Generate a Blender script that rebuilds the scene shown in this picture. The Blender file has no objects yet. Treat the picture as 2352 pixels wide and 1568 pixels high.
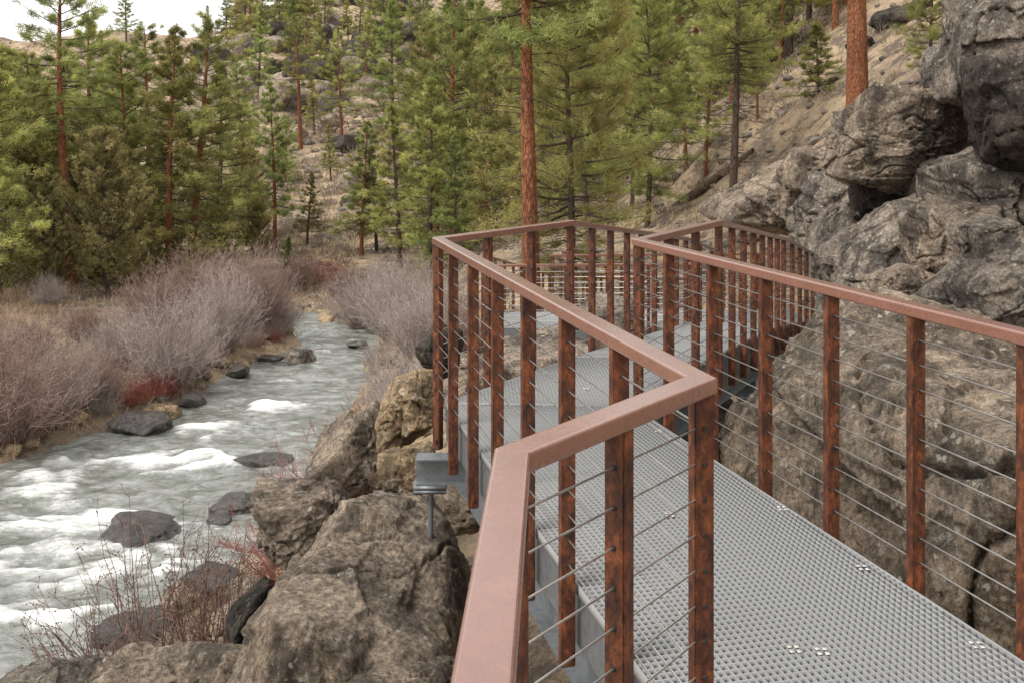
import bpy, bmesh, math, random
import numpy as np
from mathutils import Vector
COL = bpy.context.scene.collection
PI = math.pi
F = 2287.0; EYE = 1.7; HY = 322.0; CX = 1176.0
def at(px, py, Y): return np.array([(px-CX)/F*Y, Y, EYE-(py-HY)/F*Y])

# ------------------------------------------------------------------ noise
def _hash(ix, iy, iz, seed):
    n = (ix*73856093) ^ (iy*19349663) ^ (iz*83492791) ^ (seed*2654435)
    n = n & 0xffffffff
    n = ((n ^ (n >> 15))*0x2c1b3c6d) & 0xffffffff
    n = ((n ^ (n >> 12))*0x297a2d39) & 0xffffffff
    n = n ^ (n >> 15)
    return n/4294967295.0
def vnoise(P, seed=0):
    P = np.asarray(P, float)
    I = np.floor(P).astype(np.int64); f = P-I; f = f*f*(3-2*f)
    r = 0
    for dx in (0, 1):
        wx = f[:, 0] if dx else 1-f[:, 0]
        for dy in (0, 1):
            wy = f[:, 1] if dy else 1-f[:, 1]
            for dz in (0, 1):
                wz = f[:, 2] if dz else 1-f[:, 2]
                r = r+wx*wy*wz*_hash(I[:, 0]+dx, I[:, 1]+dy, I[:, 2]+dz, seed)
    return r
def fbm(P, octv=4, seed=0):
    P = np.asarray(P, float); a = .5; s = 0; t = 0
    for o in range(octv):
        s = s+a*(vnoise(P+o*17.3, seed+o)-.5)*2; t += a; a *= .5; P = P*2.03
    return s/t

# ------------------------------------------------------------------ mesh helpers
def np_mesh(name, V, Fc, mat, smooth=False, tone=None):
    V = np.asarray(V, np.float32); Fc = np.asarray(Fc, np.int32)
    me = bpy.data.meshes.new(name)
    me.vertices.add(len(V)); me.vertices.foreach_set('co', V.ravel())
    n, k = Fc.shape
    me.loops.add(n*k); me.loops.foreach_set('vertex_index', Fc.ravel())
    me.polygons.add(n)
    me.polygons.foreach_set('loop_start', np.arange(0, n*k, k, dtype=np.int32))
    me.polygons.foreach_set('loop_total', np.full(n, k, np.int32))
    if smooth: me.polygons.foreach_set('use_smooth', np.ones(n, bool))
    if tone is not None:
        a = me.attributes.new('tone', 'FLOAT', 'POINT'); a.data.foreach_set('value', np.asarray(tone, np.float32))
    me.update(calc_edges=True)
    me.materials.append(mat)
    return me
def obj(name, me, parent=None, loc=None, rz=0):
    o = bpy.data.objects.new(name, me); COL.objects.link(o)
    if parent is not None: o.parent = parent
    if loc is not None: o.location = [float(c) for c in loc]
    o.rotation_euler = (0, 0, rz)
    return o
def tag(o, label, cat, group=None, kind=None):
    if label: o['label'] = label
    if cat: o['category'] = cat
    if group: o['group'] = group
    if kind: o['kind'] = kind
    return o
def thing(name, label, cat, loc=(0, 0, 0), rz=0, group=None):
    o = obj(name, None, None, loc, rz); o.empty_display_size = .1
    return tag(o, label, cat, group)
class MB:
    def __init__(s): s.v = []; s.f = []; s.n = 0
    def add(s, V, Q):
        V = np.asarray(V, float); Q = np.asarray(Q, int)
        s.v.append(V); s.f.append(Q+s.n); s.n += len(V)
    def box(s, lo, hi):
        x0, y0, z0 = lo; x1, y1, z1 = hi
        V = [(x0, y0, z0), (x1, y0, z0), (x1, y1, z0), (x0, y1, z0), (x0, y0, z1), (x1, y0, z1), (x1, y1, z1), (x0, y1, z1)]
        s.add(V, [(0, 3, 2, 1), (4, 5, 6, 7), (0, 1, 5, 4), (1, 2, 6, 5), (2, 3, 7, 6), (3, 0, 4, 7)])
    def bar(s, p0, p1, th, z0, z1):
        p0 = np.array(p0, float); p1 = np.array(p1, float)
        d = p1-p0; d[2] = 0; L = np.linalg.norm(d)
        if L < 1e-4: return
        d /= L; n = np.array([-d[1], d[0], 0])*th/2
        a = np.array([0, 0, z0]); b = np.array([0, 0, z1])
        V = [p0-n+a, p1-n+a, p1+n+a, p0+n+a, p0-n+b, p1-n+b, p1+n+b, p0+n+b]
        s.add(V, [(0, 3, 2, 1), (4, 5, 6, 7), (0, 1, 5, 4), (1, 2, 6, 5), (2, 3, 7, 6), (3, 0, 4, 7)])
    def build(s, name, mat, parent=None, smooth=False, **k):
        return obj(name, np_mesh(name, np.concatenate(s.v), np.concatenate(s.f), mat, smooth), parent, **k)
def tubes(P, R, k=3):
    P = np.asarray(P, float); R = np.asarray(R, float)
    n, m, _ = P.shape
    T = np.gradient(P, axis=1); T /= np.linalg.norm(T, axis=2, keepdims=True)+1e-9
    ref = np.zeros_like(T); ref[..., 0] = .31; ref[..., 1] = .87; ref[..., 2] = .25
    A = np.cross(T, ref); A /= np.linalg.norm(A, axis=2, keepdims=True)+1e-9
    B = np.cross(T, A)
    th = np.arange(k)*2*PI/k
    V = P[:, :, None, :]+R[:, :, None, None]*(A[:, :, None, :]*np.cos(th)[None, None, :, None]+B[:, :, None, :]*np.sin(th)[None, None, :, None])
    V = V.reshape(-1, 3)
    i = np.arange(n)[:, None, None]; j = np.arange(m-1)[None, :, None]; q = np.arange(k)[None, None, :]
    b = (i*m+j)*k; q2 = (q+1) % k
    Q = np.stack([b+q, b+q2, b+k+q2, b+k+q], -1).reshape(-1, 4)
    return V, Q

# ------------------------------------------------------------------ materials
def new_mat(name):
    m = bpy.data.materials.new(name); m.use_nodes = True
    nt = m.node_tree; nt.nodes.clear()
    out = nt.nodes.new('ShaderNodeOutputMaterial')
    return m, nt, out
def N(nt, t, **k):
    n = nt.nodes.new(t)
    for a, v in k.items(): setattr(n, a, v)
    return n
def ramp(nt, fac, stops, interp='LINEAR'):
    r = nt.nodes.new('ShaderNodeValToRGB'); cr = r.color_ramp; cr.interpolation = interp
    while len(cr.elements) > 1: cr.elements.remove(cr.elements[0])
    cr.elements[0].position = stops[0][0]; cr.elements[0].color = (*stops[0][1], 1)
    for p, c in stops[1:]:
        e = cr.elements.new(p); e.color = (*c, 1)
    nt.links.new(fac, r.inputs[0]); return r.outputs[0]
def noise(nt, co, scale, detail=4, rough=.6, dist=0):
    n = N(nt, 'ShaderNodeTexNoise'); n.inputs['Scale'].default_value = scale; n.inputs['Detail'].default_value = detail
    n.inputs['Roughness'].default_value = rough; n.inputs['Distortion'].default_value = dist
    if co is not None: nt.links.new(co, n.inputs['Vector'])
    return n.outputs[0]
def mix(nt, fac, a, b, mode='MIX'):
    m = nt.nodes.new('ShaderNodeMix'); m.data_type = 'RGBA'; m.blend_type = mode
    for s, v in ((0, fac), (6, a), (7, b)):
        if isinstance(v, (int, float)): m.inputs[s].default_value = v
        elif isinstance(v, tuple): m.inputs[s].default_value = (*v, 1)
        else: nt.links.new(v, m.inputs[s])
    return m.outputs[2]
def bump(nt, h, strength, dist=.02, nrm=None):
    b = nt.nodes.new('ShaderNodeBump'); b.inputs['Strength'].default_value = strength; b.inputs['Distance'].default_value = dist
    nt.links.new(h, b.inputs['Height'])
    if nrm is not None: nt.links.new(nrm, b.inputs['Normal'])
    return b.outputs[0]
def principled(nt, out, col, rough=.7, metal=0, nrm=None, spec=.5):
    p = nt.nodes.new('ShaderNodeBsdfPrincipled')
    if isinstance(col, tuple): p.inputs['Base Color'].default_value = (*col, 1)
    else: nt.links.new(col, p.inputs['Base Color'])
    if isinstance(rough, (int, float)): p.inputs['Roughness'].default_value = rough
    else: nt.links.new(rough, p.inputs['Roughness'])
    p.inputs['Metallic'].default_value = metal
    p.inputs['Specular IOR Level'].default_value = spec
    if nrm is not None: nt.links.new(nrm, p.inputs['Normal'])
    nt.links.new(p.outputs[0], out.inputs[0]); return p
def objco(nt): return nt.nodes.new('ShaderNodeTexCoord').outputs['Object']
def worldco(nt): return nt.nodes.new('ShaderNodeNewGeometry').outputs['Position']
def mapping(nt, co, sc):
    m = nt.nodes.new('ShaderNodeMapping'); m.inputs['Scale'].default_value = sc; nt.links.new(co, m.inputs['Vector']); return m.outputs[0]

def mat_rock(name, c1, c2, lich=(.58, .55, .47), wet=False, lam=.5, yellow=.0):
    m, nt, out = new_mat(name); co = worldco(nt)
    big = noise(nt, co, 1.3, 5, .65, .6); mid = noise(nt, co, 6, 10, .78, .2); fine = noise(nt, co, 30, 10, .9)
    col = ramp(nt, big, [(.32, c1), (.5, tuple((a+b)/2 for a, b in zip(c1, c2))), (.66, c2)])
    col = mix(nt, .85, col, ramp(nt, mid, [(.32, (.2, .185, .175)), (.45, (.66, .63, .61)), (.56, (1.12, 1.08, 1.04)), (.68, (1.75, 1.66, 1.56))]), 'MULTIPLY')
    col = mix(nt, .9, col, ramp(nt, fine, [(.4, (.16, .15, .145)), (.48, (.85, .84, .83)), (.58, (1.8, 1.74, 1.67))]), 'MULTIPLY')
    st = noise(nt, mapping(nt, co, (1.8, 1.8, .9)), 1, 9, .75, .5)
    col = mix(nt, ramp(nt, st, [(.51, (0, 0, 0)), (.58, (.75, .75, .75))]), col, tuple(v*.32 for v in c1))
    l1 = noise(nt, co, 9, 9, .85); lf = ramp(nt, l1, [(.57, (0, 0, 0)), (.6, (lam, lam, lam))])
    col = mix(nt, lf, col, lich)
    v = N(nt, 'ShaderNodeTexVoronoi', feature='F1'); v.inputs['Scale'].default_value = 13
    nt.links.new(mix(nt, .06, co, noise(nt, co, 30, 4)), v.inputs['Vector'])
    vf = ramp(nt, v.outputs['Distance'], [(.2, (lam*1.4,)*3), (.26, (0, 0, 0))])
    vg = ramp(nt, noise(nt, co, 3.1, 3), [(.52, (0, 0, 0)), (.58, (1, 1, 1))])
    col = mix(nt, mix(nt, 1.0, vf, vg, 'MULTIPLY'), col, tuple(q*1.1 for q in lich))
    if yellow:
        y1 = noise(nt, co, 3.7, 8, .8); yf = ramp(nt, y1, [(.64, (0, 0, 0)), (.67, (yellow,)*3)])
        col = mix(nt, yf, col, (.42, .36, .12))
    n1 = bump(nt, mid, .8, .06); n2 = bump(nt, fine, .9, .025, n1)
    principled(nt, out, col, .3 if wet else .85, 0, n2, .6 if wet else .25)
    return m
M = {}
M['rock'] = mat_rock('rock_brown', (.165, .14, .118), (.4, .335, .265), yellow=.5)
M['rock_grey'] = mat_rock('rock_grey', (.125, .113, .102), (.33, .29, .25), lam=.4, yellow=.15)
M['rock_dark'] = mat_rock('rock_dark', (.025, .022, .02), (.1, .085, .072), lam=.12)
M['rock_wet'] = mat_rock('rock_wet', (.045, .045, .047), (.14, .13, .125), wet=True, lam=.08)
M['rock_tan'] = mat_rock('rock_tan', (.28, .21, .13), (.46, .36, .23), yellow=.3)
def mat_rust(name, a, b, c, rough, spec=.5, lo=(.4, .36, .34), hi=(1.5, 1.4, 1.3), coat=0, sc=(24, 24, 13), sp=(.36, .5, .66)):
    m, nt, out = new_mat(name); co = worldco(nt)
    n1 = noise(nt, mapping(nt, co, sc), 1, 8, .75, .2); n2 = noise(nt, co, 90, 6, .75)
    col = ramp(nt, n1, [(sp[0], a), (sp[1], b), (sp[2], c)])
    col = mix(nt, .7, col, ramp(nt, n2, [(.3, lo), (.7, hi)]), 'MULTIPLY')
    rr = ramp(nt, n2, [(.3, (rough-.08,)*3), (.7, (rough+.12,)*3)])
    p = principled(nt, out, col, rr, 0, bump(nt, n2, .2, .003), spec)
    if coat: p.inputs['Coat Weight'].default_value = coat; p.inputs['Coat Roughness'].default_value = .25
    return m
M['post'] = mat_rust('rusted_steel_post', (.024, .01, .008), (.095, .031, .014), (.27, .088, .03), .55)
M['rail'] = mat_rust('rusted_steel_rail', (.19, .078, .053), (.225, .095, .066), (.265, .118, .084), .28, .9, (.82, .8, .78), (1.18, 1.16, 1.14), coat=.9, sc=(6, 6, 6), sp=(.3, .5, .7))
def mat_metal(name, c, rough, metal, s=25):
    m, nt, out = new_mat(name); co = worldco(nt)
    n1 = noise(nt, co, s, 4, .6)
    col = mix(nt, .6, c, ramp(nt, n1, [(.3, (.6, .6, .62)), (.7, (1.25, 1.25, 1.22))]), 'MULTIPLY')
    principled(nt, out, col, rough, metal, bump(nt, n1, .1, .003)); return m
M['galv'] = mat_metal('galvanised_steel', (.19, .205, .22), .5, .4)
m, nt, out = new_mat('grating_steel'); principled(nt, out, (.3, .308, .312), .7, 0, None, .25); M['grate'] = m
M['cable'] = mat_metal('cable_steel', (.72, .71, .7), .28, .8)
M['clip'] = mat_metal('clip_steel', (.62, .6, .57), .5, .2)
M['black'] = mat_metal('dark_grommet', (.03, .025, .022), .6, 0)
def mat_bark(name, a, b, c):
    m, nt, out = new_mat(name); co = objco(nt)
    n1 = noise(nt, mapping(nt, co, (9, 9, 2.2)), 1, 7, .75, .5)
    n2 = noise(nt, co, .35, 2)
    v = N(nt, 'ShaderNodeTexVoronoi', feature='DISTANCE_TO_EDGE'); v.inputs['Scale'].default_value = 1
    nt.links.new(mapping(nt, mix(nt, .12, co, n1), (17, 17, 4.2)), v.inputs['Vector'])
    ed = ramp(nt, v.outputs[0], [(0, (.38, .34, .32)), (.14, (1, 1, 1))])
    col = mix(nt, .8, ramp(nt, n1, [(.3, a), (.5, b), (.7, c)]), ed, 'MULTIPLY')
    col = mix(nt, .5, col, ramp(nt, n2, [(.35, (.6, .6, .62)), (.65, (1.2, 1.15, 1.1))]), 'MULTIPLY')
    principled(nt, out, col, .9, 0, bump(nt, ed, .8, .03), .2); return m
M['bark'] = mat_bark('ponderosa_bark', (.16, .06, .03), (.33, .135, .07), (.45, .22, .12))
M['bark_grey'] = mat_bark('grey_bark', (.06, .048, .04), (.14, .105, .08), (.22, .165, .13))
M['twig'] = mat_bark('branch_bark', (.08, .06, .05), (.15, .11, .085), (.22, .17, .13))
def mat_leaf(name, stops, tr=.35):
    m, nt, out = new_mat(name)
    at_ = N(nt, 'ShaderNodeAttribute', attribute_name='tone')
    oi = nt.nodes.new('ShaderNodeObjectInfo')
    col = ramp(nt, at_.outputs['Fac'], stops)
    hs = nt.nodes.new('ShaderNodeHueSaturation')
    mr = N(nt, 'ShaderNodeMapRange'); nt.links.new(oi.outputs['Random'], mr.inputs[0]); mr.inputs[3].default_value = .47; mr.inputs[4].default_value = .53
    nt.links.new(mr.outputs[0], hs.inputs['Hue'])
    mv = N(nt, 'ShaderNodeMath', operation='MULTIPLY'); nt.links.new(oi.outputs['Random'], mv.inputs[0]); mv.inputs[1].default_value = 7.31
    fr = N(nt, 'ShaderNodeMath', operation='FRACT'); nt.links.new(mv.outputs[0], fr.inputs[0])
    mr2 = N(nt, 'ShaderNodeMapRange'); nt.links.new(fr.outputs[0], mr2.inputs[0]); mr2.inputs[3].default_value = .75; mr2.inputs[4].default_value = 1.35
    nt.links.new(mr2.outputs[0], hs.inputs['Value']); nt.links.new(col, hs.inputs['Color'])
    d = nt.nodes.new('ShaderNodeBsdfDiffuse'); t = nt.nodes.new('ShaderNodeBsdfTranslucent')
    nt.links.new(hs.outputs[0], d.inputs[0]); nt.links.new(hs.outputs[0], t.inputs[0])
    ms = nt.nodes.new('ShaderNodeMixShader'); ms.inputs[0].default_value = tr
    nt.links.new(d.outputs[0], ms.inputs[1]); nt.links.new(t.outputs[0], ms.inputs[2]); nt.links.new(ms.outputs[0], out.inputs[0])
    return m
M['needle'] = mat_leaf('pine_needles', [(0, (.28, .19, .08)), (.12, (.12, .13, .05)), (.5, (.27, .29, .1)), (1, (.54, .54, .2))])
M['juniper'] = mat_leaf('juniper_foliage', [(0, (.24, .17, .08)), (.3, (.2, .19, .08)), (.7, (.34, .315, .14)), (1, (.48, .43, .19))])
def mat_stem(name, a, b):
    m, nt, out = new_mat(name)
    at_ = N(nt, 'ShaderNodeAttribute', attribute_name='tone')
    principled(nt, out, ramp(nt, at_.outputs['Fac'], [(0, a), (1, b)]), .8, 0, None, .2); return m
M['willow'] = mat_stem('willow_stems', (.24, .19, .17), (.58, .5, .465))
M['willow_b'] = mat_stem('brown_stems', (.18, .115, .098), (.43, .32, .28))
M['dogwood'] = mat_stem('dogwood_stems', (.24, .055, .045), (.46, .16, .12))
M['grass'] = mat_stem('dry_grass', (.34, .26, .15), (.66, .54, .35))
M['sage'] = mat_stem('low_brush', (.13, .1, .075), (.34, .27, .2))
M['thicket'] = mat_stem('bank_thicket_stems', (.22, .15, .1), (.5, .38, .27))
M['sapling'] = mat_stem('sapling_stems', (.1, .062, .05), (.3, .2, .16))

# ------------------------------------------------------------------ terrain
RY = [0, 12.8, 14, 15.6, 16.5, 18.7, 23.6, 31, 36, 38, 45, 55]; RX = [-6.0, -5.5, -5.2, -4.2, -3.9, -4.2, -4.2, -4.2, -4.8, -6.2, -12, -30]
LY = [0, 20, 21.5, 24, 26, 29.8, 32.5, 34.2, 36, 38.3, 45, 55]; LX = [-14, -12, -11, -9.9, -8.9, -8.5, -7.9, -7.3, -8, -10, -18, -38]
def terr(X, Y, rough=True):
    X = np.atleast_1d(np.asarray(X, float)); Y = np.atleast_1d(np.asarray(Y, float))
    xr = np.interp(Y, RY, RX); xl = np.interp(Y, LY, LX)
    xr2 = np.interp(Y, [0, 36, 37, 60, 100, 200], [-99, -99, -5, -5, -10, -20])
    d = X-np.maximum(xr, xr2); dl = xl-X
    right = np.interp(d, [-.01, 0, 2, 4, 6, 9, 11, 14, 20, 30, 60, 120, 400], [.25, .1, 1.0, 2.5, 3.5, 4.0, 4.9, 8, 13, 21, 40, 70, 120])-5.3
    left = np.interp(dl, [0, 1, 4, 10, 30, 60, 120, 400], [.1, .45, .75, 1.1, 2.5, 6, 12, 20])-5.3
    ins = np.minimum(X-xl, xr-X)
    bed = -5.3-.9*np.clip(ins/1.2, -1, 1)
    z = np.where(X > xr, right, np.where(dl > 0, left, bed))
    back = np.interp(Y, [50, 60, 95, 130, 200, 300, 600], [-5.2, -4.5, -.3, 10, 31, 48, 70])
    cap = np.interp(X, [-400, -70, -48, -42, -30, 0, 50], [16, 18, 19.5, 25, 33, 80, 100])
    z = np.where(Y > 50, np.maximum(z, np.minimum(back, cap)), z)
    z = z-1.0*np.exp(-((X-3.2)**2/9+(Y-18.5)**2/30))-1.1*np.exp(-((X-2)**2/8+(Y-25)**2/12))
    if rough:
        P = np.stack([X, Y, 0*X], -1)
        a = np.clip(np.minimum(np.abs(d), np.abs(dl))/3, 0, 1)
        s = np.clip(Y/80, .3, 1.5)
        z = z+a*s*(.8*fbm(P*.13, 3, 5)+.45*fbm(P*.6, 3, 9))
        z = z+np.where(Y > 60, 2.6*fbm(P*.06, 4, 3)*a, 0)
    return z
def axis(segs):
    o = []
    for a, b, s in segs: o += list(np.arange(a, b, s))
    return np.array(o+[segs[-1][1]])
gx = axis([(-400, -120, 20), (-120, -40, 2.5), (-40, -14, .7), (-14, 12, .22), (12, 40, .8), (40, 120, 3), (120, 400, 20)])
gy = axis([(-60, -4, 4), (-4, 40, .28), (40, 100, .8), (100, 220, 2.2), (220, 700, 20)])
GX, GY = np.meshgrid(gx, gy)
Z = terr(GX.ravel(), GY.ravel())
V = np.stack([GX.ravel(), GY.ravel(), Z], -1)
nx, ny = len(gx), len(gy)
i, j = np.meshgrid(np.arange(nx-1), np.arange(ny-1)); b = (j*nx+i).ravel()
Q = np.stack([b, b+1, b+1+nx, b+nx], -1)
m, nt, out = new_mat('dry_hillside')
co = worldco(nt)
n1 = noise(nt, co, .12, 6, .65, .3); n2 = noise(nt, co, .8, 8, .75); n3 = noise(nt, co, 9, 6, .7)
col = ramp(nt, n1, [(.3, (.2, .155, .13)), (.42, (.38, .3, .215)), (.55, (.56, .44, .3)), (.7, (.28, .22, .18))])
col = mix(nt, ramp(nt, n2, [(.48, (0, 0, 0)), (.56, (.85, .85, .85))]), col, (.15, .125, .11))
col = mix(nt, .6, col, ramp(nt, n3, [(.3, (.5, .48, .46)), (.65, (1.35, 1.3, 1.25))]), 'MULTIPLY')
principled(nt, out, col, .95, 0, bump(nt, n3, .7, .08, bump(nt, n2, .8, .5)), .1)
tag(obj('ground', np_mesh('ground', V, Q, m, True)), 'dry canyon slopes and river banks under the pines', 'ground', kind='structure')

# ------------------------------------------------------------------ water
wy = axis([(2, 12, .5), (12, 40, .075), (40, 60, .5)]); wx = np.linspace(0, 1, 170)
WX = []
for y in wy:
    a = np.interp(y, LY, LX)-1.2; c = np.interp(y, RY, RX)+1.2
    WX.append(a+(c-a)*wx)
X_ = np.array(WX).ravel(); Y_ = np.repeat(wy[:, None], len(wx), 1).ravel()
P2 = np.stack([X_, Y_*1.05, 0*X_], -1)
Pw = P2+.5*np.stack([fbm(P2*.9, 3, 21), fbm(P2*.9, 3, 27), 0*X_], -1)
st = fbm(Pw*np.array([.65, 1.1, 1]), 5, 31); st2 = fbm(Pw*np.array([2.0, 3.6, 1]), 4, 41)
rap = np.zeros_like(X_)
for px, py, s, a in [(40, 1290, 1.3, 1.9), (190, 1180, 1.15, 2.0), (60, 1400, 1.0, 1.1), (400, 1060, 1.2, 1.5), (520, 985, 1.0, 1.2), (620, 930, 1.1, 1.1), (720, 800, 1.4, .9), (780, 765, 1.8, .7), (110, 1110, 1.0, 1.1), (250, 1050, 1.0, .9), (330, 1300, .8, 1.0), (130, 1480, .9, .7), (650, 870, 1.1, .8)]:
    Yc = F*7/(py-HY); Xc = (px-CX)/F*Yc
    rap += a*np.exp(-((X_-Xc)**2/(1.5*s)**2+(Y_-Yc)**2/(s*.8)**2))
rap = np.minimum(rap, 2.0)
foam = np.clip((.85*st+.55*st2+.5*rap-.53)*1.25, 0, 1)
amp = .05+.09*np.clip(rap, 0, 1.2)
zz = -5.3+amp*(st*1.3+.6*st2)
V = np.stack([X_, Y_, zz], -1); nx, ny = len(wx), len(wy)
i, j = np.meshgrid(np.arange(nx-1), np.arange(ny-1)); b = (j*nx+i).ravel()
Q = np.stack([b, b+1, b+1+nx, b+nx], -1)
m, nt, out = new_mat('river_water'); co = worldco(nt)
at_ = N(nt, 'ShaderNodeAttribute', attribute_name='tone')
nn = noise(nt, mapping(nt, co, (.9, 1.5, 1)), 1.5, 8, .7, .7)
nf = noise(nt, mapping(nt, co, (2.2, 4.4, 1)), 1.8, 9, .75, .4)
ff = N(nt, 'ShaderNodeMath', operation='ADD'); nt.links.new(at_.outputs['Fac'], ff.inputs[0])
sc = N(nt, 'ShaderNodeMath', operation='MULTIPLY_ADD'); nt.links.new(nf, sc.inputs[0]); sc.inputs[1].default_value = 1.1; sc.inputs[2].default_value = -.54
nt.links.new(sc.outputs[0], ff.inputs[1])
fac = ramp(nt, ff.outputs[0], [(.05, (0, 0, 0)), (.22, (.32, .32, .32)), (.62, (1, 1, 1))])
wc = ramp(nt, nn, [(.36, (.08, .088, .065)), (.5, (.19, .2, .18)), (.64, (.34, .355, .345))])
col = mix(nt, fac, wc, (.88, .9, .89))
rr = ramp(nt, ff.outputs[0], [(.1, (.1,)*3), (.5, (.6,)*3)])
principled(nt, out, col, rr, 0, bump(nt, nf, .4, .035, bump(nt, nn, .55, .11)), 1.0)
tag(obj('river', np_mesh('river', V, Q, m, True, tone=foam)), 'fast shallow river with white riffles', 'water', kind='structure')

# ------------------------------------------------------------------ rocks
_ico = {}
def ico(s):
    if s not in _ico:
        bm = bmesh.new(); bmesh.ops.create_icosphere(bm, subdivisions=s, radius=1)
        _ico[s] = (np.array([v.co[:] for v in bm.verts]), np.array([[v.index for v in f.verts] for f in bm.faces])); bm.free()
    return _ico[s]
def facet(D, rng, K, amp, warp=.05, an=1.0):
    S = rng.normal(size=(K, 3)); S /= np.linalg.norm(S, axis=1, keepdims=True)
    Tt = rng.normal(size=(K, 3)); of = rng.normal(size=K)
    W = (D+warp*np.stack([fbm(D*4+q*9, 3, 60+q) for q in range(3)], -1))*np.array([1, 1, an]); S2 = S*np.array([1, 1, an])
    idx = np.argmin(((W**2).sum(1)[:, None]+(S2**2).sum(1)[None]-2*W@S2.T), 1)
    sc = 1/np.sqrt(K)*2.2
    return amp*(((D-S[idx])*Tt[idx]).sum(1)/sc*.7+of[idx]*.35)
def rock_mesh(seed, size, sub, mat, planes=16, p=34, rough=.1, fr=.95):
    D, Fc = ico(sub); rng = np.random.default_rng(seed)
    nn = rng.normal(size=(planes, 3)); nn /= np.linalg.norm(nn, axis=1, keepdims=True)
    nn = np.concatenate([nn, np.array([[1, 0, 0], [-1, 0, 0], [0, 1, 0], [0, -1, 0], [0, 0, 1], [0, 0, -1.]])+rng.normal(size=(6, 3))*.2])
    h = rng.uniform(.66, .95, len(nn)); h[-6:] = rng.uniform(.84, 1.0, 6)
    W = D+.03*np.stack([fbm(D*2.5+q*5, 3, seed+q) for q in range(3)], -1)
    dd = np.clip(W@nn.T/h, 0, None)
    r = ((dd**p).sum(1))**(-1/p)
    o = seed*7.7
    r = r+fr*facet(D, rng, 12, .055, .03)
    if sub >= 5: r = r+fr*facet(D, rng, 50, .03, .03)
    if sub >= 6: r = r+fr*facet(D, rng, 200, .013, .03)
    msk = np.clip(fbm(D*1.7+o+4, 2, seed+77)*3+.45, 0, 1)
    if sub >= 6: r = r+fr*msk*facet(D, rng, 500, .018, .02)
    r = r*(1+rough*.3*fbm(D*2+o, 3, seed)+rough*.18*(.4+msk)*fbm(D*9+o, 4, seed+3)+rough*.18*fbm(D*30+o, 4, seed+5))
    q = vnoise(D*1.7+o+.12*fbm(D*5+o, 3, 2)[:, None], seed+9)
    r = r-.1*np.exp(-((q-.5)/.009)**2)
    V = D*r[:, None]; V = V-(V.max(0)+V.min(0))/2; V = V/V.max(0)
    return np_mesh('boulder', V*np.array(size), Fc, mat, sub < 6)
def rock(px, py, Y, wpx, hpx, dep, seed, label, mat='rock', sub=5, rz=0, tilt=(0, 0), group=None, name='boulder', cat='boulder', **k):
    c = at(px, py, Y); sx = wpx/F*Y/2; sz = hpx/F*Y/2
    me = rock_mesh(seed, (sx*1.02, dep/2, sz*1.02), sub, M[mat], **k)
    o = obj(name, me, None, c, rz); o.rotation_euler = (tilt[0], tilt[1], rz)
    return tag(o, label, cat, group)
# left side, below the walkway
rock(880, 1615, 6.0, 640, 800, 2.4, 511, 'large brown boulder carrying the threaded support rod beneath the walkway', sub=7, planes=22, p=20, fr=.8)
rock(700, 1200, 8.4, 240, 180, 1.1, 12, 'rounded boulder with mossy left flank behind the large brown boulder', sub=6, p=20)
rock(835, 1035, 9.6, 235, 230, 1.3, 13, 'upright lichen-speckled boulder above the red twigs', 'rock', sub=6)
rock(945, 935, 9.3, 150, 170, .9, 14, 'squared boulder with tan top tucked beside the railing corner', 'rock_tan', sub=6)
rock(400, 1660, 6.6, 480, 350, 1.4, 315, 'low brown boulder at the bottom edge of the photo', sub=6, p=20)
rock(930, 1640, 4.9, 330, 240, .9, 16, 'boulder with yellow lichen at the foot of the near railing', 'rock', sub=6)
rock(60, 1640, 7.4, 320, 210, 1.3, 17, 'flat grey boulder in the bottom left corner', 'rock_grey', sub=6)
rock(935, 1095, 8.4, 130, 140, .7, 18, 'small tan boulder beside the steel support bracket', 'rock_tan', sub=6)
rock(1060, 1150, 8.4, 170, 130, .8, 19, 'mossy boulder in shadow under the walkway frame', 'rock', sub=5)
rock(885, 1180, 7.8, 150, 120, .7, 20, 'wedge shaped grey boulder between two larger boulders', 'rock_grey', sub=6)
rock(590, 1400, 8.4, 130, 150, 1.0, 21, 'dark boulder leaning on the large brown boulder', 'rock_dark', sub=6)  # uses the near-black rock material
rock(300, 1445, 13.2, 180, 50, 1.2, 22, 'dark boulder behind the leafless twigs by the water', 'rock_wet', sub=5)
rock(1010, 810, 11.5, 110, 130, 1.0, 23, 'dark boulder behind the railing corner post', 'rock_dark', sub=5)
rock(1240, 850, 11.0, 320, 150, 1.6, 24, 'brown boulder under the far walkway landing', 'rock', sub=5)
rock(1400, 720, 15, 160, 90, 1.1, 25, 'pale boulder seen through the railings', 'rock_grey', sub=5)
rock(480, 1330, 13.5, 130, 50, .9, 29, 'low dark boulder at the water line', 'rock_wet', sub=5)
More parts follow.
